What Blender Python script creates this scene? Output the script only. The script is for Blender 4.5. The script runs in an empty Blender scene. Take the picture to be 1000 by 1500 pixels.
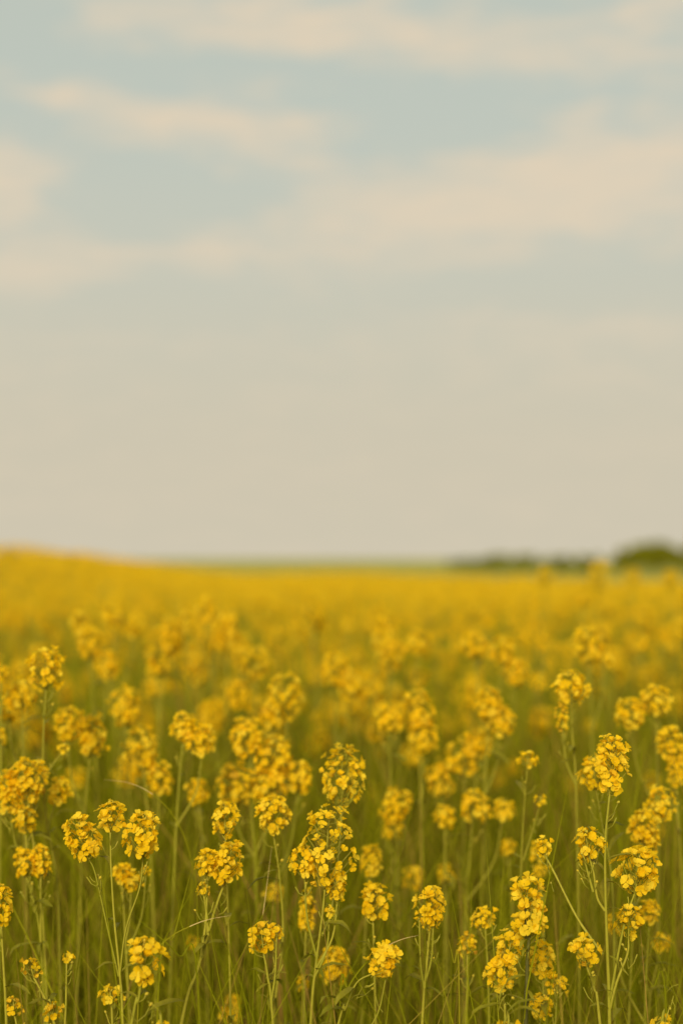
import bpy, math, random
import numpy as np
from mathutils import Vector, Matrix, Euler

R = math.radians
SC = bpy.context.scene
COL = SC.collection
random.seed(7)
rng = np.random.default_rng(11)

# ------------------------------------------------------------------ camera
CAM_H = 1.05          # eye height over the field
FPX = 2083.0          # focal length in pixels of a 1000 x 1500 picture
HZ = 818.0            # picture row of the true horizon
cam_d = bpy.data.cameras.new('camera')
cam = bpy.data.objects.new('camera', cam_d)
COL.objects.link(cam)
cam.location = (0, 0, CAM_H)
cam.rotation_euler = (R(90), 0, 0)
cam_d.sensor_fit = 'VERTICAL'
cam_d.sensor_height = 36.0
cam_d.lens = 36.0 * FPX / 1500.0
cam_d.shift_y = (HZ - 750.0) / 1500.0
cam_d.clip_start = 0.05
cam_d.clip_end = 12000
cam_d.dof.use_dof = True
cam_d.dof.focus_distance = 1.62
cam_d.dof.aperture_fstop = 2.05
SC.camera = cam

# ------------------------------------------------------------------ sky
SUN_EL, SUN_AZ = R(26), R(-168)     # azimuth from +Y towards +X: the sun is behind the camera, to the left
world = bpy.data.worlds.new('World')
SC.world = world
world.use_nodes = True
wt = world.node_tree
wt.nodes.clear()


def nd(t, typ, **kw):
    n = t.nodes.new(typ)
    for k, v in kw.items():
        setattr(n, k, v)
    return n


def put(t, sock, v):
    if hasattr(v, 'links') or isinstance(v, bpy.types.NodeSocket):
        t.links.new(v, sock)
    else:
        sock.default_value = v


def mth(t, op, a, b=0.0, c=None, clamp=False):
    n = nd(t, 'ShaderNodeMath', operation=op, use_clamp=clamp)
    put(t, n.inputs[0], a)
    put(t, n.inputs[1], b)
    if c is not None:
        put(t, n.inputs[2], c)
    return n.outputs[0]


def mixc(t, f, a, b, mode='MIX'):
    n = nd(t, 'ShaderNodeMix', data_type='RGBA', blend_type=mode)
    put(t, n.inputs[0], f)
    put(t, n.inputs[6], a)
    put(t, n.inputs[7], b)
    return n.outputs[2]


def smooth(t, v, lo, hi):
    n = nd(t, 'ShaderNodeMapRange', interpolation_type='SMOOTHSTEP')
    put(t, n.inputs[0], v)
    n.inputs[1].default_value = lo
    n.inputs[2].default_value = hi
    return n.outputs[0]


tc = nd(wt, 'ShaderNodeTexCoord')
sep = nd(wt, 'ShaderNodeSeparateXYZ')
wt.links.new(tc.outputs['Generated'], sep.inputs[0])
dx, dy, dz = sep.outputs
az = mth(wt, 'ARCTAN2', dx, dy)
el = mth(wt, 'ARCSINE', dz)
sky = nd(wt, 'ShaderNodeTexSky', sky_type='NISHITA', sun_disc=False)
sky.sun_elevation = SUN_EL
sky.sun_rotation = SUN_AZ
sky.air_density, sky.dust_density, sky.ozone_density = 1.0, 3.0, 1.0
# thin cloud sheet seen in perspective: stretched towards the horizon
den = mth(wt, 'ADD', mth(wt, 'MAXIMUM', dz, 0.0), 0.22)
cmb = nd(wt, 'ShaderNodeCombineXYZ')
wt.links.new(mth(wt, 'DIVIDE', dx, den), cmb.inputs[0])
wt.links.new(mth(wt, 'MULTIPLY', mth(wt, 'DIVIDE', dy, den), 2.6), cmb.inputs[1])
nz = nd(wt, 'ShaderNodeTexNoise')
nz.inputs['Scale'].default_value = 1.35
nz.inputs['Detail'].default_value = 5.0
nz.inputs['Roughness'].default_value = 0.55
nz.inputs['Distortion'].default_value = 0.35
wt.links.new(cmb.outputs[0], nz.inputs['Vector'])
wob = nd(wt, 'ShaderNodeTexNoise')
wob.inputs['Scale'].default_value = 1.0
wob.inputs['Detail'].default_value = 4.0
cm2 = nd(wt, 'ShaderNodeCombineXYZ')
wt.links.new(mth(wt, 'MULTIPLY', az, 8.0), cm2.inputs[0])
wt.links.new(mth(wt, 'MULTIPLY', el, 34.0), cm2.inputs[1])
wt.links.new(cm2.outputs[0], wob.inputs['Vector'])
wsep = nd(wt, 'ShaderNodeSeparateColor')
wt.links.new(wob.outputs['Color'], wsep.inputs[0])
azw = mth(wt, 'ADD', az, mth(wt, 'MULTIPLY', mth(wt, 'SUBTRACT', wsep.outputs[0], 0.5), 0.14))
elw = mth(wt, 'ADD', el, mth(wt, 'MULTIPLY', mth(wt, 'SUBTRACT', wsep.outputs[1], 0.5), 0.06))
# cloud banks that the photograph shows (direction of the bank's middle, half sizes, strength)
BANKS = [(330, 172, 190, 44, .62), (190, 212, 90, 22, .35), (880, 252, 250, 62, .75), (700, 318, 240, 34, .5), (225, 372, 190, 30, .62), (20, 295, 105, 58, .6),
         (30, 412, 110, 30, .6), (330, 30, 260, 55, .6), (620, 62, 240, 40, .5), (800, 110, 200, 40, .3), (960, 20, 110, 26, .5), (100, 135, 120, 34, .55),
         (470, 270, 160, 60, .3), (985, 372, 66, 20, .6), (920, 490, 220, 32, .45), (520, 385, 240, 40, .3), (730, 388, 80, 16, .3), (860, 552, 90, 14, .3),
         (205, 275, 150, 58, -.8), (680, 175, 190, 62, -.6), (170, 95, 190, 34, -.6), (470, 112, 120, 36, -.3), (870, 425, 190, 42, -.7), (20, 25, 120, 34, -.5), (40, 195, 110, 30, -.4),
         (820, 20, 110, 26, -.3), (300, 450, 260, 30, -.3)]
fin = nd(wt, 'ShaderNodeTexNoise')
fin.inputs['Scale'].default_value = 3.4
fin.inputs['Detail'].default_value = 6.0
fin.inputs['Roughness'].default_value = 0.6
wt.links.new(cm2.outputs[0], fin.inputs['Vector'])
acc = mth(wt, 'MULTIPLY_ADD', mth(wt, 'SUBTRACT', nz.outputs['Fac'], 0.5), 0.9, 0.30)
for (px, py, rx, ry, wgt) in BANKS:
    a0, e0 = math.atan((px - 500) / FPX), math.atan((HZ - py) / FPX)
    u = mth(wt, 'MULTIPLY', mth(wt, 'SUBTRACT', azw, a0), FPX / rx)
    v = mth(wt, 'MULTIPLY', mth(wt, 'SUBTRACT', elw, e0), FPX / ry)
    d2 = mth(wt, 'ADD', mth(wt, 'MULTIPLY', u, u), mth(wt, 'MULTIPLY', v, v))
    acc = mth(wt, 'ADD', acc, mth(wt, 'MULTIPLY', mth(wt, 'EXPONENT', mth(wt, 'MULTIPLY', d2, -1.1)), wgt))
acc = mth(wt, 'ADD', acc, mth(wt, 'MULTIPLY', mth(wt, 'SUBTRACT', fin.outputs['Fac'], 0.5), 1.45))
cloud = mth(wt, 'MULTIPLY', smooth(wt, acc, 0.10, 1.15), 0.9)
hz = smooth(wt, mth(wt, 'MULTIPLY', el, -1.0), -0.34, -0.04)      # 1 near the horizon
cloud = mth(wt, 'MULTIPLY', cloud, mth(wt, 'SUBTRACT', 1.0, mth(wt, 'MULTIPLY', hz, 0.55)))
thin = mixc(wt, 0.84, sky.outputs[0], (5.5, 5.85, 4.85, 1))      # milky air over the blue
base = mixc(wt, hz, thin, (5.95, 5.4, 4.15, 1))
out = mixc(wt, cloud, base, (7.5, 6.2, 4.55, 1))
bg = nd(wt, 'ShaderNodeBackground')
bg.inputs['Strength'].default_value = 0.1
wt.links.new(out, bg.inputs['Color'])
wo = nd(wt, 'ShaderNodeOutputWorld')
wt.links.new(bg.outputs[0], wo.inputs['Surface'])

# ------------------------------------------------------------------ sun and exposure
sun_d = bpy.data.lights.new('sun', 'SUN')
sun_d.energy = 4.7
sun_d.angle = R(18)
sun_d.color = (1.0, 0.86, 0.62)
sun = bpy.data.objects.new('sun', sun_d)
COL.objects.link(sun)
sdir = Vector((math.sin(SUN_AZ) * math.cos(SUN_EL), math.cos(SUN_AZ) * math.cos(SUN_EL), math.sin(SUN_EL)))
sun.rotation_euler = sdir.to_track_quat('Z', 'Y').to_euler()
sun.location = sdir * 30
SC.view_settings.view_transform = 'Standard'
SC.view_settings.look = 'None'
SC.view_settings.exposure = 0.06
SC.view_settings.gamma = 1.0
SC.view_settings.use_curve_mapping = False
SC.cycles.max_bounces = 8
SC.cycles.transmission_bounces = 6
SC.cycles.use_denoising = True


# ------------------------------------------------------------------ materials
def material(name, build):
    m = bpy.data.materials.new(name)
    m.use_nodes = True
    t = m.node_tree
    t.nodes.clear()
    o = nd(t, 'ShaderNodeOutputMaterial')
    t.links.new(build(t), o.inputs['Surface'])
    return m


def attr(t, name):
    n = nd(t, 'ShaderNodeAttribute', attribute_name=name)
    return n.outputs['Fac']


def ramp(t, f, stops):
    n = nd(t, 'ShaderNodeValToRGB')
    e = n.color_ramp.elements
    while len(e) < len(stops):
        e.new(0.5)
    for i, (p, c) in enumerate(stops):
        e[i].position = p
        e[i].color = (*c, 1)
    put(t, n.inputs[0], f)
    return n.outputs[0]


def leafy(stops, trans, rough=0.55, gloss=0.0, tcol=(1, 1, 1)):
    """Thin plant tissue: colour spread from the per-piece tint plus the object's own random number, light passing through."""
    def b(t):
        oi = nd(t, 'ShaderNodeObjectInfo')
        f = mth(t, 'FRACT', mth(t, 'ADD', attr(t, 'tint'), oi.outputs['Random']))
        ns = nd(t, 'ShaderNodeTexNoise')
        ns.inputs['Scale'].default_value = 160.0
        ns.inputs['Detail'].default_value = 2.0
        geo = nd(t, 'ShaderNodeNewGeometry')
        t.links.new(geo.outputs['Position'], ns.inputs['Vector'])
        c = ramp(t, f, stops)
        c = mixc(t, 1.0, c, ramp(t, ns.outputs['Fac'], [(0.3, (.86, .84, .8)), (0.7, (1.06, 1.05, 1.0))]), 'MULTIPLY')
        p = nd(t, 'ShaderNodeBsdfPrincipled')
        t.links.new(c, p.inputs['Base Color'])
        p.inputs['Roughness'].default_value = rough
        p.inputs['Specular IOR Level'].default_value = gloss
        tr = nd(t, 'ShaderNodeBsdfTranslucent')
        t.links.new(mixc(t, 1.0, c, (*tcol, 1), 'MULTIPLY'), tr.inputs['Color'])
        mx = nd(t, 'ShaderNodeMixShader')
        mx.inputs[0].default_value = trans
        t.links.new(p.outputs[0], mx.inputs[1])
        t.links.new(tr.outputs[0], mx.inputs[2])
        return mx.outputs[0]
    return b


M_PETAL = material('petal', leafy([(0.0, (.90, .605, .010)), (0.35, (.93, .65, .013)), (0.6, (.95, .69, .026)), (0.82, (.96, .75, .05)), (1.0, (.91, .62, .010))], 0.58, 0.5, 0.05))
M_WILT = material('wilted_petal', leafy([(0.0, (.58, .36, .015)), (0.5, (.68, .45, .02)), (1.0, (.42, .25, .02))], 0.3))
M_CENTRE = material('flower_centre', leafy([(0.0, (.55, .42, .02)), (0.5, (.62, .47, .03)), (0.85, (.50, .36, .02)), (1.0, (.28, .17, .02))], 0.1))
M_BUD = material('bud', leafy([(0.0, (.42, .36, .04)), (0.5, (.55, .42, .04)), (1.0, (.36, .34, .05))], 0.2))
M_STEM = material('stem', leafy([(0.0, (.24, .235, .018)), (0.5, (.32, .295, .030)), (1.0, (.27, .25, .022))], 0.12, 0.5, 0.12))
M_LEAF = material('leaf', leafy([(0.0, (.17, .17, .010)), (0.5, (.25, .235, .018)), (1.0, (.21, .19, .012))], 0.35, 0.5, 0.12))
M_GRASS = material('grass', leafy([(0.0, (.19, .205, .004)), (0.45, (.255, .265, .006)), (0.76, (.30, .29, .010)), (0.86, (.33, .26, .03)), (1.0, (.34, .20, .05))], 0.4, 0.5, 0.05))
M_DARK = material('dark_stem', leafy([(0.0, (.07, .07, .015)), (1.0, (.09, .085, .02))], 0.05, 0.5, 0.2))
M_STRAW = material('straw', leafy([(0.0, (.52, .39, .15)), (1.0, (.60, .46, .19))], 0.2, 0.5, 0.2))
M_TREE = material('tree_leaf', leafy([(0.0, (.17, .19, .010)), (0.5, (.25, .26, .014)), (1.0, (.31, .29, .02))], 0.35))
M_BUSH = material('bush_leaf', leafy([(0.0, (.17, .20, .02)), (0.5, (.25, .275, .03)), (1.0, (.32, .31, .04))], 0.35))
M_BARK = material('bark', leafy([(0.0, (.07, .055, .035)), (1.0, (.10, .08, .05))], 0.0))


def soil(t):
    geo = nd(t, 'ShaderNodeNewGeometry')
    n1 = nd(t, 'ShaderNodeTexNoise')
    n1.inputs['Scale'].default_value = 9.0
    n1.inputs['Detail'].default_value = 8.0
    t.links.new(geo.outputs['Position'], n1.inputs['Vector'])
    n2 = nd(t, 'ShaderNodeTexNoise')
    n2.inputs['Scale'].default_value = 0.035
    n2.inputs['Detail'].default_value = 4.0
    t.links.new(geo.outputs['Position'], n2.inputs['Vector'])
    near = ramp(t, n1.outputs['Fac'], [(0.3, (.07, .055, .010)), (0.55, (.11, .095, .012)), (0.75, (.15, .13, .014))])
    far = ramp(t, n2.outputs['Fac'], [(0.35, (.24, .24, .045)), (0.65, (.36, .33, .06))])
    sp = nd(t, 'ShaderNodeSeparateXYZ')
    t.links.new(geo.outputs['Position'], sp.inputs[0])
    c = mixc(t, smooth(t, sp.outputs[1], 31.0, 34.0), near, far)
    p = nd(t, 'ShaderNodeBsdfPrincipled')
    t.links.new(c, p.inputs['Base Color'])
    p.inputs['Roughness'].default_value = 0.95
    p.inputs['Specular IOR Level'].default_value = 0.1
    bp = nd(t, 'ShaderNodeBump')
    bp.inputs['Distance'].default_value = 0.03
    t.links.new(n1.outputs['Fac'], bp.inputs['Height'])
    t.links.new(bp.outputs[0], p.inputs['Normal'])
    return p.outputs[0]


M_SOIL = material('soil', soil)


# ------------------------------------------------------------------ terrain
def sstep(a, b, x):
    t = np.clip((np.asarray(x, float) - a) / (b - a), 0, 1)
    return t * t * (3 - 2 * t)


def ground_z(x, y):
    x = np.asarray(x, float)
    y = np.asarray(y, float)
    rise = 0.33 * sstep(-1.0, -3.8, x + 0.10 * (y - 12) * 0) * sstep(6.5, 11.5, y) * (1 - sstep(18, 30, y))
    drop = -3.0 * sstep(36, 420, y) - (.14 + .46 * sstep(.3, 4, x)) * sstep(10, 30, y)
    wave = 0.03 * np.sin(x * 0.7 + 1.3) * np.sin(y * 0.45) * sstep(4, 9, y)
    return rise + drop + wave * (1 - sstep(40, 60, y))


def at(px, py, d):
    return Vector(((px - 500) / FPX * d, d, CAM_H + (HZ - py) / FPX * d))


# ------------------------------------------------------------------ mesh helpers
class MB:
    """Collects vertices, faces, material slots and a tint per face corner group; build() makes one mesh."""

    def __init__(self):
        self.v, self.f, self.m, self.t, self.n = [], [], [], [], 0

    def add(self, verts, faces, mat=0, tint=0.0):
        k = self.n
        self.v.extend(verts)
        self.n += len(verts)
        for f in faces:
            self.f.append(tuple(i + k for i in f))
            self.m.append(mat)
        self.t.extend([tint] * len(verts))

    def mesh(self, name, mats, smooth_shade=True):
        me = bpy.data.meshes.new(name)
        me.from_pydata([tuple(p) for p in self.v], [], self.f)
        for m in mats:
            me.materials.append(m)
        me.polygons.foreach_set('material_index', self.m)
        if smooth_shade:
            me.polygons.foreach_set('use_smooth', [True] * len(self.f))
        a = me.attributes.new('tint', 'FLOAT', 'POINT')
        a.data.foreach_set('value', self.t)
        me.update()
        return me


def link(name, data, parent=None, loc=None):
    o = bpy.data.objects.new(name, data)
    COL.objects.link(o)
    if loc is not None:
        o.location = loc
    if parent is not None:
        o.parent = parent
    return o


def tag(o, label=None, cat=None, group=None, kind=None):
    for k, v in (('label', label), ('category', cat), ('group', group), ('kind', kind)):
        if v:
            o[k] = v
    return o


def catmull(pts, n=5):
    P = [Vector(p) for p in pts]
    if len(P) < 2:
        return P
    P = [P[0] * 2 - P[1]] + P + [P[-1] * 2 - P[-2]]
    out = []
    for i in range(1, len(P) - 2):
        a, b, c, d = P[i - 1], P[i], P[i + 1], P[i + 2]
        for k in range(n):
            t = k / n
            out.append(0.5 * ((2 * b) + (c - a) * t + (2 * a - 5 * b + 4 * c - d) * t * t + (3 * b - a - 3 * c + d) * t ** 3))
    out.append(P[-2])
    return out


def tube(mb, pts, r0, r1, sides=6, mat=0, tint=0.0, knots=0.0):
    pts = [Vector(p) for p in pts]
    n = len(pts)
    vs, fs = [], []
    ref = Vector((0.31, 0.87, 0.2)).normalized()
    for i, p in enumerate(pts):
        d = (pts[min(i + 1, n - 1)] - pts[max(i - 1, 0)])
        if d.length < 1e-9:
            d = Vector((0, 0, 1))
        d.normalize()
        a = d.cross(ref)
        if a.length < 1e-4:
            a = d.cross(Vector((1, 0, 0)))
        a.normalize()
        b = d.cross(a)
        r = r0 + (r1 - r0) * i / max(n - 1, 1)
        r *= 1 + knots * math.sin(i * 2.1)
        for k in range(sides):
            th = 2 * math.pi * k / sides
            vs.append(p + a * (math.cos(th) * r) + b * (math.sin(th) * r))
    for i in range(n - 1):
        for k in range(sides):
            k2 = (k + 1) % sides
            fs.append((i * sides + k, i * sides + k2, (i + 1) * sides + k2, (i + 1) * sides + k))
    fs.append(tuple(range((n - 1) * sides, n * sides)))
    mb.add(vs, fs, mat, tint)


def blob(mb, c, ax, rx, rz, mat=0, tint=0.0, seg=5):
    """A small closed seed-shaped body along the axis ax."""
    ax = Vector(ax).normalized()
    q = ax.to_track_quat('Z', 'X').to_matrix()
    vs = [Vector(c) + q @ Vector((0, 0, -rz))]
    for (h, s) in ((-0.5, 0.85), (0.35, 0.95)):
        for k in range(seg):
            th = 2 * math.pi * k / seg
            vs.append(Vector(c) + q @ Vector((math.cos(th) * rx * s, math.sin(th) * rx * s, h * rz)))
    vs.append(Vector(c) + q @ Vector((0, 0, rz)))
    fs = []
    for k in range(seg):
        k2 = (k + 1) % seg
        fs += [(0, 1 + k2, 1 + k), (1 + k, 1 + k2, 1 + seg + k2, 1 + seg + k), (1 + seg + k, 1 + seg + k2, 1 + 2 * seg)]
    mb.add(vs, fs, mat, tint)


# ------------------------------------------------------------------ flowers (unit size: 1 = open diameter)
PROF = [(0.0, 0.12), (0.34, 0.66), (0.64, 1.0), (0.88, 0.90), (1.02, 0.42)]


def petal(mb, M, length, width, lift, curl, tint, mat=0, rnd=random):
    """One obovate petal growing from the origin along +X of M, lifted by an angle and curled at the tip; cupped across."""
    vs, fs = [], []
    x = z = 0.0
    prev = 0.0
    rows = []
    for i, (u, w) in enumerate(PROF):
        a = lift - curl * u
        du = (u - prev) * length
        x += math.cos(a) * du
        z += math.sin(a) * du
        prev = u
        hw = w * width * 0.5
        cup = 0.26 * hw
        j = 0.06 * length
        row = []
        for s in (-1, 0, 1):
            xx = x + (0.07 * length if (s == 0 and i == len(PROF) - 1) else 0)
            row.append(len(vs))
            vs.append(M @ Vector((xx + rnd.uniform(-j, j) * 0.4 * (i > 1), s * hw, z + cup * abs(s) * 1.3 + rnd.uniform(-j, j) * 0.5 * (i > 0))))
        rows.append(row)
    for i in range(len(rows) - 1):
        for s in (0, 1):
            fs.append((rows[i][s], rows[i + 1][s], rows[i + 1][s + 1], rows[i][s + 1]))
    mb.add(vs, fs, mat, tint)


def add_flower(mb, M, size, openness, tint, rnd=random, wilt=False):
    """Four petals round a small centre. openness 0 (closed cup) to 1 (flat)."""
    lift = R(74) * (1 - openness) + R(8) * openness
    for k in range(4):
        ang = k * math.pi / 2 + rnd.uniform(-.22, .22)
        Mk = M @ Matrix.Rotation(ang, 4, 'Z') @ Matrix.Translation((0.03 * size, 0, 0))
        petal(mb, Mk, size * rnd.uniform(.46, .58), size * rnd.uniform(.48, .60), lift + rnd.uniform(-.25, .25),
              rnd.uniform(-.4, .6), tint + rnd.uniform(-.06, .06), 1 if wilt else 0, rnd)
    c = M @ Vector((0, 0, 0.09 * size))
    up = (M.to_3x3() @ Vector((0, 0, 1))).normalized()
    blob(mb, c, up, 0.075 * size, 0.13 * size, 2, tint, 5)


FLOWER_MATS = [M_PETAL, M_WILT, M_CENTRE]
FLOWERS = []
for i in range(14):
    r_ = random.Random(100 + i)
    mb = MB()
    add_flower(mb, Matrix.Identity(4), 1.0, [.3, .5, .65, .7, .8, .9, .75, .6, .4, .7, .85, .95, .65, .55][i], r_.random(), r_, wilt=False)
    FLOWERS.append(mb.mesh('flower', FLOWER_MATS))
WILTED = []
for i in range(3):
    r_ = random.Random(300 + i)
    mb = MB()
    add_flower(mb, Matrix.Identity(4), 1.0, [.05, .2, .1][i], r_.random(), r_, wilt=True)
    WILTED.append(mb.mesh('flower', FLOWER_MATS))


def head_layout(w, h, n, rnd, loose=0.0):
    """Places n flowers on an uneven dome or spike, w wide and h tall, its foot at the origin. Gives (foot on axis, flower place, facing)."""
    out = []
    ga = math.pi * (3 - math.sqrt(5))
    ph0 = rnd.uniform(0, 6.28)
    lobes = [(rnd.uniform(0, 6.28), rnd.uniform(.15, .9), rnd.uniform(.12, .30)) for _ in range(3)]
    for i in range(n):
        t = (i + 0.5) / n                       # 0 bottom to 1 top
        z = 0.06 + 0.92 * t
        rr = math.sqrt(max(0.02, 1 - (2 * (z - .5)) ** 2 * 0.92))
        ph = ph0 + i * ga + rnd.uniform(-.35, .35)
        for (lp, lz, la) in lobes:
            rr *= 1 + la * math.cos(ph - lp) * math.exp(-((z - lz) / .3) ** 2)
        rr *= rnd.uniform(.62, 1.14)
        if loose and z < .55:
            rr *= rnd.uniform(.55, 1.2)
            if rnd.random() < loose:
                continue
        p = Vector((math.cos(ph) * rr * w * .5 * .84, math.sin(ph) * rr * w * .5 * .84, z * h + rnd.uniform(-.05, .05) * h))
        nrm = Vector((math.cos(ph) * rr, math.sin(ph) * rr, (z - .38) * 1.5 + .25)).normalized()
        foot = Vector((0, 0, max(0.0, p.z - rr * w * .5 * .75)))
        out.append((foot, p, nrm))
    return out


def frame_from(p, nrm, spin):
    q = nrm.to_track_quat('Z', 'Y').to_matrix().to_4x4()
    return Matrix.Translation(p) @ q @ Matrix.Rotation(spin, 4, 'Z')


HEAD_MATS = [M_PETAL, M_WILT, M_CENTRE, M_STEM, M_BUD]


def head_stalk(mb, lay, h, w, rnd, fs, buds=True):
    tube(mb, [(0, 0, -0.002), (0, 0, h * .5), (0, 0, h * .9)], .0011, .0006, 5, 3, .4)
    for foot, p, nrm in lay:
        mid = (foot + p) * .5 - Vector((0, 0, .08 * w))
        tube(mb, [foot, mid, p - nrm * fs * .04], .00055, .00045, 3, 3, .3)
    for k in range(rnd.randint(3, 7)):
        a = rnd.uniform(0, 6.28)
        zz = -rnd.uniform(.004, .045)
        l = rnd.uniform(.008, .020)
        d_ = Vector((math.cos(a) * .8, math.sin(a) * .8, rnd.uniform(.3, 1.0))).normalized()
        p0 = Vector((0, 0, zz))
        tube(mb, [p0, p0 + d_ * l * .5, p0 + d_ * l * .8 + Vector((0, 0, l * .35))], .0005, .0009 if rnd.random() < .5 else .0004, 4, 3, rnd.random())
        if rnd.random() < .3:
            blob(mb, p0 + d_ * l * .85 + Vector((0, 0, l * .4)), d_, fs * .16, fs * .24, 4, rnd.random())
    if buds:
        for k in range(rnd.randint(4, 7)):
            a = rnd.uniform(0, 6.28)
            r = rnd.uniform(0, .16) * w
            c = Vector((math.cos(a) * r, math.sin(a) * r, h * rnd.uniform(.86, 1.0)))
            blob(mb, c, (c.x * 3, c.y * 3, h * .5), fs * .11, fs * .19, 4, rnd.random())


def flower_head(plant, pos, axis, w, h, sharp, rnd, loose=0.0, wilt=0.02, label=None, fscale=1.0):
    """A raceme: its own stalk mesh; every flower a child of it when sharp, one joined body when the photograph blurs them together."""
    fs = min(.0114 * fscale, max(.0080, w * .34))
    n = int(np.clip(math.pi * w * h / (fs * fs * .80) * .72, 5, 66))
    lay = head_layout(w, h, n, rnd, loose)
    mb = MB()
    head_stalk(mb, lay, h, w, rnd, fs)
    if not sharp:
        for foot, p, nrm in lay:
            add_flower(mb, frame_from(p, (nrm + Vector((rnd.uniform(-.4, .4), rnd.uniform(-.4, .4), rnd.uniform(-.2, .4)))).normalized(), rnd.uniform(0, 6.28)),
                       fs * rnd.uniform(.85, 1.15), rnd.uniform(.45, .95), rnd.random(), rnd, rnd.random() < wilt)
    o = link('flower_head', mb.mesh('flower_head', HEAD_MATS), plant, pos)
    o.rotation_mode = 'QUATERNION'
    o.rotation_quaternion = Vector(axis).normalized().to_track_quat('Z', 'Y')
    if not sharp:
        o['kind'] = 'stuff'
    if label:
        o['label'] = label
    if sharp:
        for foot, p, nrm in lay:
            me = rnd.choice(WILTED) if rnd.random() < wilt else rnd.choice(FLOWERS)
            nn = (nrm + Vector((rnd.uniform(-.45, .45), rnd.uniform(-.45, .45), rnd.uniform(-.2, .45)))).normalized()
            f = link('flower', me, o)
            s = fs * rnd.uniform(.85, 1.2)
            f.matrix_local = frame_from(p, nn, rnd.uniform(0, 6.28)) @ Matrix.Scale(s, 4)
    return o


# leaves (unit length along +X, drooping)
LEAVES = []
for i in range(5):
    r_ = random.Random(40 + i)
    mb = MB()
    vs, fs = [], []
    x = z = 0
    rows = 5
    for k in range(rows + 1):
        u = k / rows
        a = .55 - u * r_.uniform(.9, 1.7)
        if k:
            x += math.cos(a) / rows
            z += math.sin(a) / rows
        w = (.02 + .17 * math.sin(math.pi * min(1, u * .92 + .04)) ** .8) * (1 if k < rows else .1) * .55
        for s in (-1, 0, 1):
            vs.append(Vector((x, s * w * (1 + .2 * r_.uniform(-1, 1)), z + abs(s) * w * .35)))
    for k in range(rows):
        for s in (0, 1):
            b = k * 3 + s
            fs.append((b, b + 3, b + 4, b + 1))
    mb.add(vs, fs, 0, r_.random())
    LEAVES.append(mb.mesh('leaf', [M_LEAF]))


def add_leaf(plant, p, yaw, size, rnd):
    o = link('leaf', rnd.choice(LEAVES), plant, p)
    o.rotation_euler = (rnd.uniform(-.3, .3), rnd.uniform(-.6, .2), yaw)
    o.scale = (size, size * rnd.uniform(.7, 1.2), size)
    return o


# ------------------------------------------------------------------ ground sheet
def build_ground():
    ys = np.concatenate([np.linspace(-30, 0, 4), np.linspace(1, 45, 60), np.geomspace(48, 6000, 34)])
    xs1 = np.concatenate([np.linspace(0, 20, 34), np.geomspace(22, 5000, 22)])
    xs = np.concatenate([-xs1[::-1], xs1[1:]])
    X, Y = np.meshgrid(xs, ys)
    Z = ground_z(X, Y)
    v = np.stack([X, Y, Z], -1).reshape(-1, 3)
    nx, ny = len(xs), len(ys)
    f = [(j * nx + i, j * nx + i + 1, (j + 1) * nx + i + 1, (j + 1) * nx + i) for j in range(ny - 1) for i in range(nx - 1)]
    me = bpy.data.meshes.new('ground')
    me.from_pydata(v.tolist(), [], f)
    me.materials.append(M_SOIL)
    me.polygons.foreach_set('use_smooth', [True] * len(f))
    tag(link('ground', me), 'dark soil under the flowers running out to a green meadow', None, None, 'structure')


build_ground()


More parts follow.
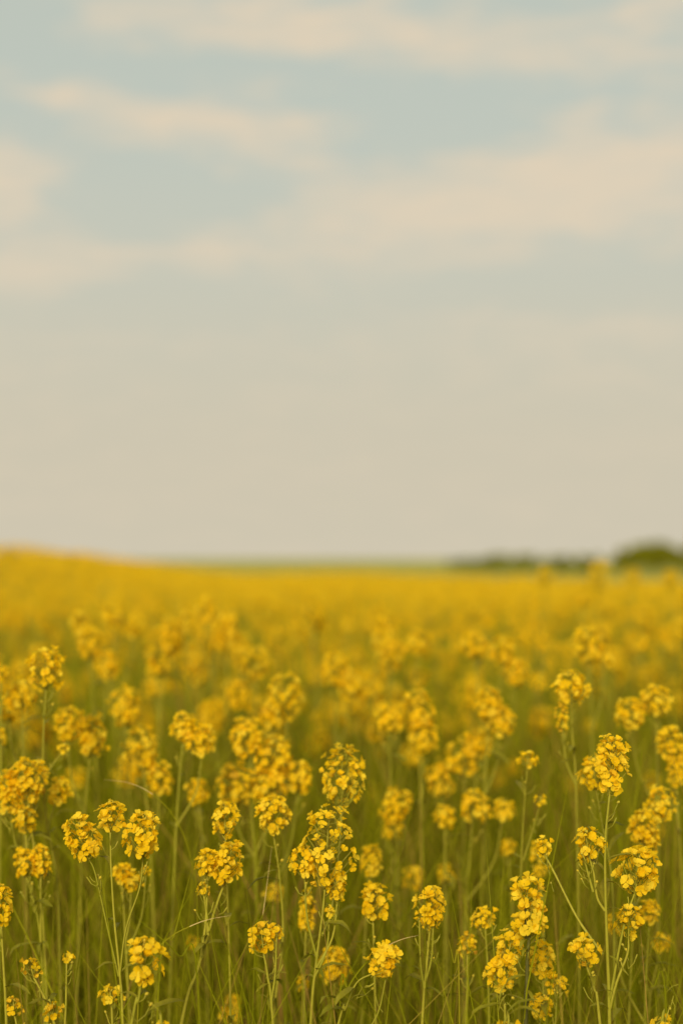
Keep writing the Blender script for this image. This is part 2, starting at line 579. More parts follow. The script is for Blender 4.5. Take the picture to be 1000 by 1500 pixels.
# ------------------------------------------------------------------ trees and bushes on the horizon
def make_tree(name, label, cat, px, top_py, dist, half_px, group, seed, bush=False):
    r_ = random.Random(seed)
    g = np.random.default_rng(seed)
    x = (px - 500) / FPX * dist
    gz = float(ground_z(x, dist))
    top = CAM_H + (HZ - top_py) / FPX * dist
    H = top - gz
    W = half_px / FPX * dist
    root = link(name, None, None, (x, dist, gz))
    tag(root, label, cat, group)
    mb = MB()
    th = H * (.35 if not bush else .2)
    tube(mb, catmull([(0, 0, -.1), (r_.uniform(-.1, .1), 0, th * .6), (r_.uniform(-.2, .2), .1, H * .7)], 4), H * .045, H * .012, 7)
    for k in range(7):
        a = r_.uniform(0, 6.28)
        s = Vector((0, 0, th * r_.uniform(.6, 1.3)))
        e = Vector((math.cos(a) * W * r_.uniform(.4, .8), math.sin(a) * W * r_.uniform(.4, .8), H * r_.uniform(.5, .85)))
        tube(mb, catmull([s, (s + e) * .5 + Vector((0, 0, -.1 * H)), e], 3), H * .018, H * .005, 5)
    link('trunk', mb.mesh('trunk', [M_BARK]), root)
    # crown: leaf-sized faces in clumps spread through an uneven volume
    nc = 26
    cen = []
    for k in range(nc):
        a = r_.uniform(0, 6.28)
        rr = math.sqrt(r_.random()) * .8
        zz = r_.uniform(.12 if bush else .3, .93)
        lim = math.sqrt(max(.05, 1 - ((zz - .5) / .55) ** 2))
        cen.append((math.cos(a) * rr * W * lim, math.sin(a) * rr * W * lim, zz * H, r_.uniform(.16, .34) * min(W, H)))
    cen = np.array(cen)
    nl = 5200
    ci = g.integers(0, nc, nl)
    d = g.normal(size=(nl, 3))
    d /= np.linalg.norm(d, axis=1)[:, None]
    rad = g.random(nl) ** .4
    c = cen[ci, :3] + d * (cen[ci, 3] * rad)[:, None] * np.array([1, 1, .8])
    keep = c[:, 2] > .06 * H
    c = c[keep]
    nl = len(c)
    a = g.normal(size=(nl, 3))
    a /= np.linalg.norm(a, axis=1)[:, None]
    b = np.cross(a, g.normal(size=(nl, 3)))
    b /= np.linalg.norm(b, axis=1)[:, None]
    s = (g.uniform(.03, .055, nl) * H)[:, None]
    v = np.stack([c - a * s * 1.3, c + b * s * .7, c + a * s * 1.3, c - b * s * .7], 1).reshape(-1, 3)
    me = bulk_mesh('crown', v, np.arange(nl * 4).reshape(-1, 4), [M_BUSH if bush else M_TREE], None, np.repeat(g.random(nl), 4))
    link('crown', me, root)


def bulk_mesh(name, v, quads, mats, midx=None, tint=None, smooth_shade=False):
    """A mesh of quads (or triangles) straight from arrays."""
    me = bpy.data.meshes.new(name)
    nv, nf, k = len(v), len(quads), quads.shape[1]
    me.vertices.add(nv)
    me.vertices.foreach_set('co', np.asarray(v, np.float32).ravel())
    me.loops.add(nf * k)
    me.loops.foreach_set('vertex_index', quads.astype(np.int32).ravel())
    me.polygons.add(nf)
    me.polygons.foreach_set('loop_start', np.arange(nf, dtype=np.int32) * k)
    for m in mats:
        me.materials.append(m)
    if midx is not None:
        me.polygons.foreach_set('material_index', midx.astype(np.int32))
    if smooth_shade:
        me.polygons.foreach_set('use_smooth', np.ones(nf, bool))
    at_ = me.attributes.new('tint', 'FLOAT', 'POINT')
    at_.data.foreach_set('value', (np.zeros(nv) if tint is None else tint).astype(np.float32))
    me.update(calc_edges=True)
    return me


TG = 'trees and bushes on the horizon'
make_tree('round_tree', 'round dark green tree on the horizon, left end of the tree clump', 'tree', 928, 801, 430, 38, TG, 1)
make_tree('round_tree', 'tallest dark green tree in the horizon clump, near the frame edge', 'tree', 960, 797, 445, 38, TG, 2)
make_tree('round_tree', 'dark green tree cut by the right edge of the photo on the horizon', 'tree', 1003, 798, 435, 40, TG, 3)
make_tree('low_bush', 'low round bush just left of the dark tree clump on the horizon', 'bush', 862, 811, 420, 24, TG, 4, True)
for i, (px, ty, hw, lab) in enumerate([
        (815, 815, 34, 'long low green bush on the horizon, second left of the tree clump'),
        (770, 814, 30, 'low green bush on the horizon, third left of the tree clump'),
        (733, 813, 26, 'slightly taller low green bush in the middle of the horizon hedge'),
        (704, 817, 28, 'low pale green bush near the left end of the horizon hedge'),
        (676, 819, 30, 'faint pale green bush at the left end of the horizon hedge')]):
    make_tree('low_bush', lab, 'bush', px, ty, 470 + 30 * i, hw, TG, 20 + i, True)

# ------------------------------------------------------------------ plants of the foreground, as the photograph shows them
GA = 'yellow flowering plants standing in focus at the front'
GB = 'softly blurred yellow flowering plants just behind the front ones'


def stem_to_ground(top_pts, d, rnd):
    """World points of a stem from its top down to the soil: the seen points plus a gently straightening foot."""
    pts = [at(px, py, d) for px, py in top_pts]
    a, b = pts[-2], pts[-1]
    dirv = (b - a).normalized() if (b - a).length > 1e-6 else Vector((0, 0, -1))
    z0 = b.z
    foot_x = b.x + dirv.x / max(.35, -dirv.z) * z0 * .45
    gz = float(ground_z(foot_x, d))
    pts.append(Vector((b.x + (foot_x - b.x) * .7, d + rnd.uniform(-.01, .01), gz + (z0 - gz) * .45)))
    pts.append(Vector((foot_x, d + rnd.uniform(-.015, .015), gz - .01)))
    return pts


def plant(label, d, main, heads, group=GA, name='flowering_plant', rs=1.0, leaves=3, seed=None, stem_mat=None):
    """One plant. main: seen points of the main stem from the first head downwards. heads: dicts; the first sits on the main stem."""
    rnd = random.Random(seed if seed is not None else hash(label) % 100000 if False else sum(map(ord, label)) * 7 + int(d * 1000))
    mp = stem_to_ground(main, d, rnd)
    root_p = mp[-1].copy()
    root_p.z = float(ground_z(root_p.x, root_p.y))
    root = link(name, None, None, root_p)
    tag(root, label, 'plant', group)
    sm = catmull(mp, 5)
    mb = MB()
    tube(mb, [p - root_p for p in sm[::-1]], .0025 * rs, .0011 * rs, 6, 0, rnd.random(), .05)
    branch_ends = []
    for i, hd in enumerate(heads):
        dd = hd.get('dd', 0.0)
        px, py, w, h = hd['at']
        W, H = w / FPX * d, h / FPX * d
        foot = at(px + hd.get('lean', 0), py + h * .5, d + dd)
        if i == 0 and not hd.get('path'):
            foot = mp[0].copy()
            up = (mp[0] - sm[min(4, len(sm) - 1)]).normalized()
        else:
            if hd.get('path'):
                pp = [foot] + [at(a_, b_, d + dd * (1 - (k + 1) / len(hd['path']))) for k, (a_, b_) in enumerate(hd['path'])]
            else:
                # leaves the main stem below, curving out and up
                dxx = abs(foot.x - mp[0].x)
                zj = foot.z - (dxx * 1.5 + .06)
                zj = max(zj, root_p.z + .12)
                j = min(sm, key=lambda p: abs(p.z - zj))
                mid = foot.lerp(j, .45)
                mid.x += (foot.x - j.x) * .22
                mid.z -= .008
                pp = [foot, mid, j]
            bc = catmull(pp, 5)
            tube(mb, [p - root_p for p in bc[::-1]], .0017 * rs, .0010 * rs, 5, 0, rnd.random(), .05)
            branch_ends.append(bc[-1])
            up = (bc[0] - bc[min(3, len(bc) - 1)]).normalized()
        up = (up + Vector((0, 0, .9))).normalized()
        flower_head(root, foot - root_p, up, W, H, hd.get('sharp', True), rnd, hd.get('loose', 0.0), hd.get('wilt', 0.015), hd.get('label'), hd.get('fs', 1.0))
    link('stem', mb.mesh('stem', [stem_mat or M_STEM]), root)
    for b_ in branch_ends[:4]:
        add_leaf(root, b_ - root_p, rnd.uniform(0, 6.28), rnd.uniform(.018, .034), rnd)
    for k in range(leaves + 2):
        p = sm[int(len(sm) * rnd.uniform(.12, .7))]
        add_leaf(root, p - root_p, rnd.uniform(0, 6.28), rnd.uniform(.02, .05), rnd)
    return root


def H(px, py, w, h, **k):
    k['at'] = (px, py, w, h)
    return k


plant('three-headed yellow plant whose thin stems fan out from one foot, left foreground', 1.60,
      [(162, 1216), (163, 1270), (168, 1350), (176, 1430), (180, 1500)],
      [H(163, 1196, 42, 42), H(130, 1227, 54, 62, path=[(140, 1280), (158, 1360), (174, 1430)]),
       H(222, 1222, 52, 62, lean=-12, path=[(205, 1300), (185, 1360), (176, 1425)])], rs=.8)
plant('short bright yellow plant low in front at lower left, sharpest flowers of all', 1.52,
      [(207, 1440), (202, 1470), (193, 1500)], [H(206, 1410, 58, 64, loose=.25, fs=1.1)], leaves=2, seed=12)
plant('tall single stem rising at far left with a blurred yellow head high above its neighbours', 1.92,
      [(68, 1008), (64, 1080), (66, 1180), (84, 1290), (88, 1400), (90, 1500)],
      [H(71, 980, 60, 56, sharp=True, loose=.15), H(82, 1158, 32, 36, path=[(74, 1200), (70, 1225)]),
       H(92, 1095, 16, 14, path=[(78, 1120), (66, 1140)])], rs=1.0, leaves=5, seed=13)
plant('yellow cluster crossing the left edge beside the tall single stem', 1.86,
      [(42, 1175), (50, 1240), (62, 1330), (70, 1500)],
      [H(40, 1145, 60, 62, loose=.1), H(8, 1160, 36, 60, lean=8), H(38, 1200, 34, 40, sharp=False)], seed=14)
plant('yellow head half cut off by the left edge of the photo', 1.60, [(2, 1352), (6, 1420), (10, 1500)], [H(0, 1325, 34, 56)], seed=15)
plant('pair of soft yellow heads left of the three-headed plant', 1.82, [(40, 1285), (58, 1360), (66, 1500)],
      [H(36, 1268, 34, 40), H(60, 1262, 30, 46)], seed=16)
plant('wilted brownish yellow plant at the bottom left corner', 1.58, [(50, 1432), (70, 1470), (80, 1500)],
      [H(50, 1418, 28, 28, wilt=.5, loose=.2), H(78, 1482, 28, 22, wilt=.5), H(22, 1475, 20, 26, wilt=.6), H(98, 1402, 12, 9)], seed=17)
plant('small yellow pair of heads tucked behind the three-headed plant', 1.85, [(180, 1295), (184, 1380), (190, 1500)],
      [H(180, 1278, 28, 28), H(192, 1290, 26, 28), H(214, 1276, 11, 11)], seed=18)
plant('little flat yellow head peeping up at the bottom edge, left of the sharpest plant', 1.66, [(163, 1468), (165, 1500)], [H(163, 1461, 38, 20)], seed=19, leaves=1)
plant('yellow head at the very bottom edge under the sharpest plant', 1.50, [(236, 1502), (238, 1515)], [H(236, 1494, 26, 20)], seed=20, leaves=0)
plant('yellow plant leaning on a thick slanting green stem, centre left', 1.68,
      [(330, 1292), (316, 1330), (290, 1420), (266, 1500)],
      [H(334, 1265, 44, 58), H(304, 1263, 34, 34, sharp=False), H(299, 1303, 16, 18, path=[(303, 1340), (305, 1370)])], rs=1.25, seed=21)
plant('small yellow head above the plant with the slanting stem', 1.72, [(330, 1222), (333, 1300), (336, 1400), (338, 1500)], [H(328, 1199, 38, 44, loose=.1)], seed=22, rs=.8)
plant('round yellow head on a thin straight stem left of the big spike', 1.78, [(400, 1218), (410, 1290), (414, 1380), (400, 1500)], [H(401, 1194, 52, 48)], seed=23, rs=.8)
plant('biggest plant: a long thick spike packed with yellow flowers at the centre', 1.66,
      [(476, 1300), (472, 1340), (462, 1420), (455, 1500)],
      [H(474, 1242, 88, 118, lean=2, fs=.95, label='broad dense flower spike'), H(500, 1130, 72, 96, sharp=True, dd=.12, path=[(498, 1230), (486, 1330), (472, 1370)]),
       H(494, 1298, 26, 40), H(446, 1262, 34, 40), H(483, 1336, 11, 12)], rs=1.0, seed=24)
plant('dim loose yellow spike hanging just behind the foot of the big spike', 1.85, [(448, 1365), (446, 1420), (445, 1500)], [H(446, 1338, 24, 60, sharp=False)], seed=25)
plant('yellow head on a forked stem low at centre left', 1.62, [(386, 1395), (392, 1430), (400, 1500)], [H(384, 1374, 40, 42), H(405, 1365, 16, 18)], seed=26)
plant('blurred yellow head beneath the big spike, left of the straw blade', 1.88, [(490, 1440), (488, 1470), (484, 1500)], [H(490, 1414, 46, 50, sharp=False), H(444, 1440, 16, 22, sharp=False)], GB, seed=27)
plant('round yellow head on its own stem right of the big spike', 1.74, [(546, 1345), (548, 1420), (550, 1500)], [H(546, 1323, 46, 48)], seed=28)
plant('yellow head with a few loose drooping flowers, right of centre', 1.70, [(630, 1352), (624, 1420), (618, 1500)], [H(632, 1326, 44, 50), H(614, 1352, 14, 14), H(634, 1355, 12, 14)], seed=29)
plant('yellow head touching the straw-coloured grass blade, low at centre', 1.58, [(548, 1425), (522, 1440), (505, 1480), (494, 1505)], [H(550, 1402, 44, 46), H(566, 1416, 20, 26)], seed=30, rs=.7)
plant('small yellow head on a slender stem low at right of centre', 1.75, [(710, 1358), (714, 1420), (716, 1500)], [H(710, 1345, 36, 26)], seed=31)
plant('fading brownish yellow ball-shaped head on a pale stem', 1.78, [(684, 1398), (684, 1450), (682, 1500)], [H(684, 1384, 30, 28, wilt=.4)], seed=32)
plant('bright plant with two stacked yellow heads on a dark straight stem, lower right', 1.58,
      [(775, 1370), (772, 1400), (771, 1450), (769, 1500)],
      [H(793, 1348, 54, 44, lean=-14, fs=1.1), H(775, 1308, 50, 40, lean=-4, fs=1.1, path=[(770, 1345), (771, 1375)])], leaves=4, rs=1.5, seed=33, stem_mat=M_DARK)
plant('ragged yellow plant left of the dark straight stem, two heads one above the other', 1.62,
      [(736, 1448), (738, 1475), (740, 1505)], [H(734, 1424, 46, 46), H(742, 1386, 42, 46, path=[(737, 1425), (737, 1450)])], seed=34)
plant('wide yellow head at the bottom edge left of the dark straight stem', 1.54, [(744, 1500), (745, 1515)], [H(743, 1483, 50, 34)], seed=35, leaves=1)
plant('soft yellow plant just right of the dark straight stem', 1.72, [(794, 1430), (796, 1470), (798, 1505)], [H(796, 1405, 40, 48), H(815, 1442, 34, 24, wilt=.25), H(790, 1474, 36, 30)], seed=36)
plant('tallest branching plant at right with many side heads on a pale upright stem', 1.62,
      [(892, 1165), (886, 1230), (886, 1310), (889, 1400), (892, 1500)],
      [H(906, 1124, 52, 86, loose=.35, lean=-12), H(862, 1235, 42, 38, path=[(869, 1280), (874, 1315), (885, 1334)], fs=1.15),
       H(937, 1277, 66, 62, lean=-8, fs=1.2, path=[(916, 1345), (905, 1395), (893, 1462)]),
       H(924, 1352, 38, 46, lean=-4, loose=.3, wilt=.15, path=[(918, 1398), (902, 1440), (892, 1480)]),
       H(797, 1240, 22, 24, path=[(812, 1280), (845, 1345), (882, 1398)], dd=.05),
       H(856, 1256, 14, 12, path=[(862, 1285), (868, 1306)])], rs=1.1, leaves=6, seed=37)
plant('blurry yellow head leaning against the top of the tallest branching plant', 1.80, [(872, 1155), (880, 1200), (896, 1300), (900, 1500)], [H(870, 1125, 50, 46), H(892, 1105, 40, 40, sharp=False)], seed=38)
plant('open yellow star-like head left of the pale upright stem', 1.60, [(858, 1415), (870, 1450), (878, 1500)], [H(850, 1397, 44, 40, loose=.2, fs=1.1)], seed=39)
plant('yellow head in the bottom right corner', 1.58, [(970, 1496), (966, 1510)], [H(970, 1472, 36, 38, fs=1.1), H(974, 1495, 16, 14)], seed=40, leaves=1)
plant('pair of soft yellow heads at the right edge above the bright side head', 1.86, [(938, 1232), (930, 1300), (920, 1500)], [H(930, 1205, 42, 44), H(950, 1232, 34, 34, sharp=False), H(965, 1178, 44, 48, dd=.05)], seed=41)
plant('tall yellow plant on a slim stem standing clear above its neighbours, right half', 1.95,
      [(836, 1028), (838, 1080), (843, 1150), (846, 1300), (848, 1500)], [H(838, 1000, 52, 44, fs=1.15), H(824, 1050, 16, 40, wilt=.6, sharp=True)], rs=1.0, leaves=3, seed=42)
plant('small yellow tip on a thin stem right of centre, alone above the green', 1.90, [(772, 1122), (766, 1200), (762, 1300), (760, 1500)], [H(772, 1110, 28, 20), H(790, 1172, 18, 11, path=[(780, 1215), (766, 1260)])], rs=.7, seed=43)
plant('blurred pair of yellow heads under the bright side head at right', 1.85, [(950, 1352), (946, 1420), (944, 1500)], [H(952, 1332, 34, 32, sharp=False), H(900, 1352, 30, 28, sharp=False)], GB, seed=44)
plant('blurred small yellow head at lower right, left of the corner head', 1.95, [(968, 1392), (955, 1440), (948, 1500)], [H(966, 1388, 28, 22, sharp=False), H(935, 1345, 20, 18, sharp=False)], GB, seed=45)

# a second rank, softly out of focus, each where the photograph shows its heads
SOFT = [
    ('broad blurred yellow bunch of five heads left of the big spike', 2.10, [(362, 1080, 54, 56), (402, 1108, 52, 56), (345, 1150, 60, 60), (392, 1148, 60, 54), (436, 1138, 44, 44)]),
    ('blurred round yellow plant above the broad bunch, centre left', 2.30, [(420, 1020, 62, 66), (398, 1050, 40, 40)]),
    ('blurred yellow plant with two heads above the three-headed plant', 2.15, [(210, 1095, 58, 66), (234, 1142, 40, 44)]),
    ('blurred yellow plant left of the two-headed blurred one', 2.10, [(132, 1078, 46, 60), (100, 1060, 50, 44)]),
    ('blurred round yellow head midway up at left', 2.35, [(186, 1036, 52, 56)]),
    ('blurred yellow head next to the top of the tall far-left stem', 2.10, [(32, 1016, 46, 40), (14, 1040, 36, 34)]),
    ('blurred yellow pair high at left beside the dark gap', 2.70, [(246, 930, 38, 46), (232, 968, 50, 44)]),
    ('blurred yellow spike of stacked heads right of centre', 2.30, [(612, 1040, 46, 56), (620, 1078, 44, 50)]),
    ('blurred flat-topped yellow head left of the stacked spike', 2.25, [(570, 1052, 50, 38)]),
    ('blurred yellow plant on a pale stem right of centre, two heads', 2.25, [(716, 1030, 46, 46), (732, 1056, 46, 40)]),
    ('blurred yellow tuft low in the green between the spike and the right', 2.20, [(580, 1180, 46, 46), (572, 1212, 30, 32)]),
    ('large blurred yellow bunch right of centre', 2.35, [(680, 1110, 58, 54), (645, 1142, 44, 44), (700, 1090, 44, 40)]),
    ('blurred yellow button-like head right of centre in the green', 2.15, [(651, 1196, 32, 32)]),
    ('blurred flat pair of yellow heads in the green right of centre', 2.15, [(692, 1180, 46, 40), (735, 1186, 34, 26)]),
    ('small blurred yellow head right of the big spike top', 2.00, [(542, 1260, 36, 40)]),
    ('faint blurred yellow dot-like head in the green right of the spike', 2.25, [(605, 1286, 30, 32)]),
    ('faint blurred yellow head beside the dot-like one', 2.25, [(652, 1280, 26, 26)]),
    ('faint blurred yellow head low in the green at right of centre', 2.20, [(744, 1242, 22, 24)]),
    ('blurred yellow pair left of the pale upright stem', 2.00, [(788, 1248, 24, 28), (790, 1276, 20, 16)]),
    ('blurred yellow head high at right above the tall slim plant', 2.45, [(862, 944, 54, 50), (885, 962, 30, 30)]),
    ('blurred yellow plant at the right edge, upper', 2.15, [(960, 1026, 48, 42), (925, 1045, 44, 40)]),
    ('blurred yellow bunch at the right edge, below the upper one', 2.05, [(985, 1090, 44, 50), (990, 1130, 30, 40)]),
    ('blurred yellow pair left of the round head by the big spike', 2.00, [(268, 1066, 40, 40), (296, 1084, 44, 40)]),
    ('dim blurred yellow head low between the three-headed plant and the slanting stem', 2.15, [(292, 1160, 34, 34)]),
    ('dim small blurred yellow head low in the green, left of centre', 2.10, [(401, 1308, 26, 24)]),
    ('tiny blurred yellow head low at left in the green', 2.05, [(283, 1381, 16, 18)]),
    ('blurred yellow head at the bottom edge, left of centre', 1.98, [(341, 1480, 32, 40)]),
    ('blurred yellow pair of heads over the middle of the field', 2.60, [(490, 980, 48, 46), (512, 1002, 46, 44)]),
    ('blurred yellow head over the middle, left of the pair', 2.70, [(375, 970, 48, 44), (350, 1018, 44, 42)]),
    ('blurred yellow heads over the middle, right of the pair', 2.80, [(572, 955, 44, 40), (612, 940, 42, 36)]),
    ('blurred yellow plant at right of the middle, wide top', 2.60, [(695, 945, 42, 36), (735, 952, 46, 40), (755, 985, 44, 40)]),
    ('blurred yellow head at left between the far-left stem and the pair', 2.60, [(132, 942, 44, 44), (158, 975, 40, 40)]),
    ('blurred tall yellow head reaching the hedge line at right', 4.2, [(876, 838, 40, 34), (862, 866, 34, 30)]),
    ('blurred yellow tip poking up at the hedge line left of the tall one', 4.8, [(796, 844, 28, 26)]),
    ('blurred yellow tip poking up in front of the dark tree clump', 4.8, [(926, 845, 30, 26)]),
    ('blurred yellow tip poking up at the right edge before the trees', 4.6, [(982, 848, 28, 26)]),
    ('blurred yellow tip standing highest on the rise at far left', 7.5, [(12, 808, 22, 16)]),
    ('blurred yellow tip on the rise at left, right of the highest', 7.5, [(104, 816, 18, 14)]),
    ('blurred yellow head at the far left, by the edge, upper', 2.05, [(2, 985, 22, 24), (2, 1080, 16, 20)]),
]
for i, (lab, d, hs) in enumerate(SOFT):
    px, py, w, h = hs[0]
    r_ = random.Random(900 + i)
    xb = px + r_.uniform(-14, 14)
    plant(lab, d, [(px, py + h * .5), (px + (xb - px) * .5, py + h * .5 + 90 / d * 1.6), (xb, py + h * .5 + 240 / d * 1.6)],
          [H(*q, sharp=False) for q in hs], GB, seed=500 + i, leaves=2)

# single grass blades that stand out
def blade(label, pts, d, r, mat, name='grass_blade'):
    wp = [at(px, py, dd) for (px, py, dd) in pts]
    root_p = wp[-1].copy()
    mb = MB()
    c = catmull([p - root_p for p in wp], 6)[::-1]
    vs, fs = [], []
    n = len(c)
    for i, p in enumerate(c):
        dirv = (c[min(i + 1, n - 1)] - c[max(i - 1, 0)]).normalized()
        side = dirv.cross(Vector((0.2, -1, .15))).normalized()
        w = r * (1 - (i / (n - 1)) ** 2 * .92)
        fold = side.cross(dirv) * w * .5
        vs += [p - side * w + fold, p, p + side * w + fold]
    for i in range(n - 1):
        for s in (0, 1):
            b = i * 3 + s
            fs.append((b, b + 3, b + 4, b + 1))
    cut = int(len(fs) * .68)
    mb.add(vs, fs[:cut], 1, .4)
    mb.add(vs, fs[cut:], 0, .4)
    o = link(name, mb.mesh(name, [mat, M_GRASS]), None, root_p)
    tag(o, label, 'grass blade', 'grass blades that stand out among the flowers')


def down(px, py, d, dx=0):
    """The soil point under a seen point, shifted sideways by dx metres, as picture coordinates at the same distance."""
    return (px + dx * FPX / d, HZ + CAM_H * FPX / d, d)


blade('pale straw-coloured grass blade arching over the head low at centre', [(613, 1370, 1.58), (588, 1376, 1.58), (565, 1387, 1.59), (535, 1411, 1.6), (510, 1446, 1.6), (497, 1490, 1.6), down(490, 1500, 1.6)], 1.6, .0009, M_STRAW)
blade('straw-coloured dry blade tip crossing the thick slanting stem', [(338, 1341, 1.66), (305, 1347, 1.66), (278, 1357, 1.66), (250, 1372, 1.67), (222, 1400, 1.68), (203, 1450, 1.69), down(192, 1500, 1.7)], 1.67, .0008, M_STRAW)
blade('thin dry stalk slanting over the blurred pair at upper left', [(152, 1142, 1.8), (190, 1147, 1.8), (224, 1164, 1.8), (256, 1198, 1.81), (280, 1260, 1.82), (290, 1380, 1.82), down(292, 1500, 1.82)], 1.8, .0006, M_STRAW)
blade('long green blade crossing low from left to right by the three-headed plant', [(195, 1340, 1.6), (225, 1365, 1.6), (262, 1400, 1.61), (290, 1450, 1.62), down(300, 1500, 1.62)], 1.6, .0009, M_GRASS)
blade('thin stalk leaning left between the slanting stem and the forked plant', [(398, 1240, 1.75), (385, 1340, 1.72), (372, 1420, 1.7), down(360, 1500, 1.7)], 1.7, .0007, M_STRAW)
blade('slender green blade leaning right across the dark gap left of the slanting stem', [(292, 1220, 1.74), (276, 1290, 1.73), (255, 1370, 1.72), (232, 1450, 1.7), down(215, 1500, 1.7)], 1.7, .0010, M_GRASS)
blade('thin curved green blade rising beside the fading ball-shaped head', [(655, 1370, 1.6), (664, 1410, 1.6), (672, 1460, 1.6), down(674, 1500, 1.6)], 1.6, .0008, M_GRASS)
blade('long thin green stalk bending left near the bottom right corner', [(940, 1420, 1.66), (955, 1445, 1.66), (975, 1480, 1.66), down(992, 1500, 1.66)], 1.66, .0010, M_GRASS)

# ------------------------------------------------------------------ the blurred crowd: individual plants copied from templates
TEMPL = []


def template(seed, nheads, height):
    rnd = random.Random(seed)
    root = link('flowering_plant', None)
    mb = MB()
    top = Vector((rnd.uniform(-.03, .03), rnd.uniform(-.03, .03), height))
    main = [top, Vector((top.x * .6 + rnd.uniform(-.025, .025), top.y * .6, height * .66)), Vector((top.x * .2 + rnd.uniform(-.03, .03), rnd.uniform(-.02, .02), height * .3)), Vector((0, 0, -.01))]
    sm = catmull(main, 4)
    tube(mb, sm[::-1], .0026, .0012, 5, 0, rnd.random())
    parts = []
    for i in range(nheads):
        w = rnd.uniform(.034, .056)
        h = w * rnd.uniform(.8, 1.35)
        if i == 0:
            foot = top
        else:
            a = rnd.uniform(0, 6.28)
            r = rnd.uniform(.03, .085)
            foot = Vector((math.cos(a) * r, math.sin(a) * r, height - rnd.uniform(.01, .17)))
            j = min(sm, key=lambda p: abs(p.z - (foot.z - r * 1.4 - .05)))
            mid = foot.lerp(j, .45) + Vector(((foot.x - j.x) * .2, (foot.y - j.y) * .2, -.008))
            tube(mb, catmull([j, mid, foot], 4), .0018, .0011, 4, 0, rnd.random())
        flower_head(root, foot, (rnd.uniform(-.2, .2), rnd.uniform(-.2, .2), 1), w, h, False, rnd)
    link('stem', mb.mesh('stem', [M_STEM]), root)
    for k in range(2):
        add_leaf(root, sm[int(len(sm) * rnd.uniform(.25, .75))], rnd.uniform(0, 6.28), rnd.uniform(.03, .06), rnd)
    return root


for i in range(12):
    TEMPL.append(template(700 + i, [4, 3, 4, 4, 3, 4, 2, 5, 3, 3, 4, 4][i], [.80, .86, .74, .88, .70, .82, .90, .78, .84, .66, .76, .85][i]))


def copy_tree(o, parent=None):
    c = o.copy()
    COL.objects.link(c)
    if parent is not None:
        c.parent = parent
    for ch in o.children:
        copy_tree(ch, c)
    return c


N_CROWD = 232
spots = []
r_ = random.Random(77)
tries = 0
while len(spots) < N_CROWD and tries < 60000:
    tries += 1
    u = r_.random()
    d = 2.55 + (6.3 - 2.55) * u ** .58
    x = r_.uniform(-.27, .27) * d
    if any((x - a) ** 2 + (d - b) ** 2 < (.075 if d < 3 else .09) ** 2 for a, b, _ in spots):
        continue
    spots.append((x, d, 0))
spots.sort(key=lambda s: s[1])
for i, (x, d, _) in enumerate(spots):
    t = TEMPL[i % 12]
    o = t if i < 12 else copy_tree(t)
    s = r_.uniform(.82, 1.08)
    if d > 4.0:
        s = min(s, .97)
    if d < 2.9:
        s *= r_.uniform(.96, 1.04)
    o.location = (x, d, float(ground_z(x, d)))
    o.rotation_euler = (r_.uniform(-.06, .06), r_.uniform(-.06, .06), r_.uniform(0, 6.28))
    o.scale = (1, 1, 1)
    o.scale = (r_.uniform(.92, 1.1),) * 2 + (s,)
    fx = x / d
    side = ['far left', 'left', 'middle left', 'middle right', 'right', 'far right'][int(np.clip((fx + .24) / .08, 0, 5))]
    rank = ['behind the front rank', 'in the crowd', 'farther back', 'near the golden back'][0 if d < 3.0 else 1 if d < 4.0 else 2 if d < 5.2 else 3]
    tag(o, 'blurred yellow flowering plant %s, %s of the field' % (rank, side), 'plant', 'blurred yellow plants %s, %s' % (rank, side))

# ------------------------------------------------------------------ the rest of the field, past counting
def quad_cloud(centres, size, g, per, spread, flat=.6):
    """per little petal-quads around each centre (n,3); gives vertices (n*per*4,3)."""
    n = len(centres)
    off = g.normal(size=(n, per, 3))
    off /= np.linalg.norm(off, axis=2)[..., None]
    rad = g.uniform(.55, 1.05, (n, per, 1))
    off2 = off * rad * spread
    c = centres[:, None, :] + off2
    nrm = off + np.array([0, 0, .5]) + g.normal(size=off.shape) * .45
    nrm /= np.linalg.norm(nrm, axis=2)[..., None]
    a = np.cross(nrm, g.normal(size=nrm.shape))
    a /= np.linalg.norm(a, axis=2)[..., None]
    b = np.cross(nrm, a)
    s = size * g.uniform(.8, 1.2, (n, per, 1))
    bend = nrm * s * .35
    return np.stack([c - a * s + bend, c - b * s * .9, c + a * s + bend, c + b * s * .9], 2).reshape(-1, 3)


def ribbons(x, y, z0, x1, y1, z1, w, g):
    n = len(x)
    a = g.uniform(0, np.pi, n)
    sx, sy = np.cos(a) * w, np.sin(a) * w
    return np.stack([np.stack([x - sx, y - sy, z0], 1), np.stack([x + sx, y + sy, z0], 1),
                     np.stack([x1 + sx * .5, y1 + sy * .5, z1], 1), np.stack([x1 - sx * .5, y1 - sy * .5, z1], 1)], 1).reshape(-1, 3)


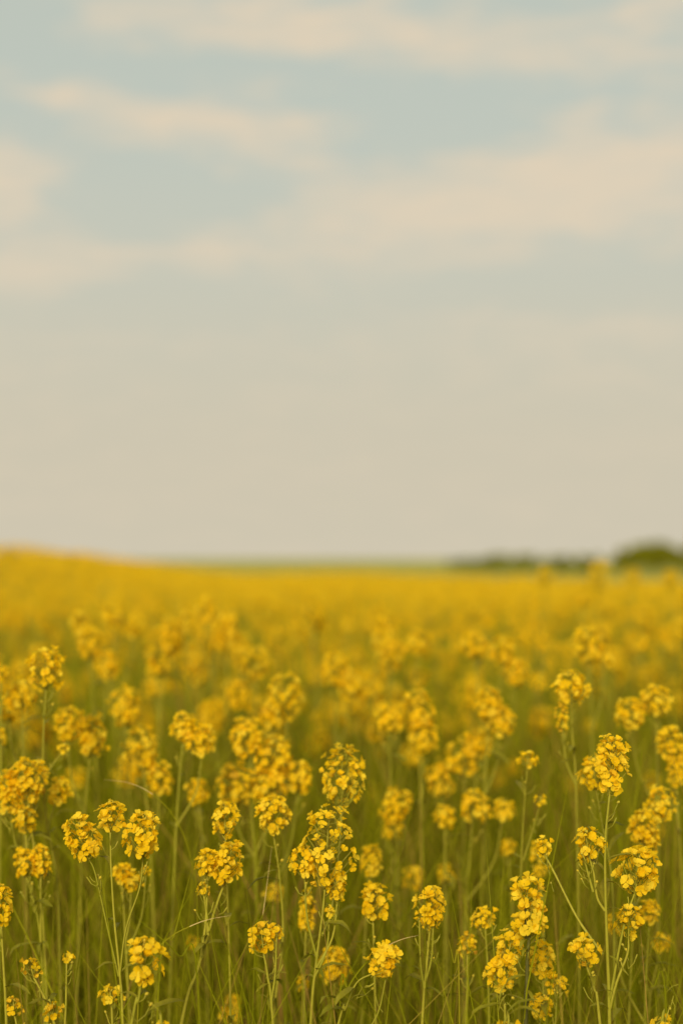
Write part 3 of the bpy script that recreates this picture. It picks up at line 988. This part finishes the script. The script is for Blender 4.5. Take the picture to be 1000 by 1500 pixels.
def field_band(d0, d1, dens, per, size, spread, g, stems, only_outside=False, margin=1.2):
    n = int(dens * (d1 - d0) * 2 * (.27 * d1 + margin))
    y = g.uniform(d0, d1, n)
    x = g.uniform(-1, 1, n) * (.27 * d1 + margin)
    lim = .26 * y
    k = (np.abs(x) < .27 * y + margin)
    if only_outside:
        k &= np.abs(x) > lim + .10
    x, y = x[k], y[k]
    n = len(x)
    hgt = g.normal(.77, .07, n).clip(.5, .87)
    patch = np.sin(x * 1.1 + 2) * np.sin(y * .63 + 1) * .03
    z0 = ground_z(x, y)
    z = z0 + hgt + patch
    c = np.stack([x, y, z], 1)
    v1 = quad_cloud(c, size, g, per, np.array([spread, spread, spread * 1.1]))
    t1 = np.repeat(g.random(n * per), 4)
    m1 = np.zeros(n * per, np.int32)
    vs, ts, ms = [v1], [t1], [m1]
    if stems:
        v2 = ribbons(x + g.normal(0, .03, n), y + g.normal(0, .03, n), z0, x, y, z, .0022 + .0005 * y.clip(0, 12) / 4, g)
        vs.append(v2)
        ts.append(np.repeat(g.random(n), 4))
        ms.append(np.ones(n, np.int32))
    return vs, ts, ms


g = np.random.default_rng(5)
V, T, Mi = [], [], []
for args in [(1.3, 6.3, 70, 46, .0062, .026, g, True, True, 1.3), (6.3, 11, 105, 40, .0064, .027, g, True), (11, 20, 95, 16, .011, .028, g, True, False, 2.0),
             (20, 32, 46, 7, .018, .034, g, False, False, 3.0)]:
    a, b, c = field_band(*args)
    V += a
    T += b
    Mi += c
V = np.concatenate(V)
me = bulk_mesh('flower_field', V, np.arange(len(V)).reshape(-1, 4), [M_PETAL, M_STEM], np.concatenate(Mi), np.concatenate(T))
tag(link('far_flowers', me), 'golden yellow flowers running together to the edge of the field', 'flowers', None, 'stuff')


# ------------------------------------------------------------------ grass and weed stalks between the plants
def grass(d0, d1, dens, hmean, wid, g, margin):
    n = int(dens * (d1 - d0) * 2 * (.27 * d1 + margin))
    y = g.uniform(d0, d1, n)
    x = g.uniform(-1, 1, n) * (.27 * d1 + margin)
    k = np.abs(x) < .27 * y + margin
    x, y = x[k], y[k]
    n = len(x)
    h = g.normal(hmean, hmean * .24, n).clip(.15, .88)
    z = ground_z(x, y)
    yaw = g.uniform(0, 2 * np.pi, n)
    lean = np.abs(g.normal(0, .15, n)) * h * np.where(g.random(n) < .38, 3.4, 1.0)
    bend = np.abs(g.normal(.0, .16, n)) * h
    w = wid * g.uniform(.5, 1.4, n)
    fa = g.uniform(0, np.pi, n)
    sx, sy = np.cos(fa), np.sin(fa)
    rows = []
    for u in (0, .35, .7, 1.0):
        o = lean * u + bend * u ** 3
        cx, cy, cz = x + np.cos(yaw) * o, y + np.sin(yaw) * o, z - .01 + h * u - bend * .35 * u ** 4
        ww = w * (1 - u ** 2 * .9)
        rows.append((np.stack([cx - sx * ww, cy - sy * ww, cz], 1), np.stack([cx + sx * ww, cy + sy * ww, cz], 1)))
    v = np.stack([p for r in rows for p in r], 1).reshape(-1, 3)
    b = (np.arange(n) * 8)[:, None, None]
    q = b + np.array([[0, 1, 3, 2], [2, 3, 5, 4], [4, 5, 7, 6]])[None]
    return v, q.reshape(-1, 4), np.repeat(g.random(n), 8)


gv, gq, gt, off = [], [], [], 0
for args in [(1.30, 2.2, 1900, .54, .0012, g, .5), (2.2, 2.8, 1300, .60, .0020, g, .6), (1.95, 3.0, 170, .56, .0042, g, .5), (2.8, 4.5, 1500, .75, .0025, g, .6), (4.5, 9.0, 620, .76, .0038, g, .8)]:
    a, b, c = grass(*args)
    gv.append(a)
    gq.append(b + off)
    gt.append(c)
    off += len(a)
me = bulk_mesh('grass', np.concatenate(gv), np.concatenate(gq), [M_GRASS], None, np.concatenate(gt), True)
tag(link('grass', me), 'tall olive green grass and thin stalks between the flowers', 'grass', None, 'stuff')
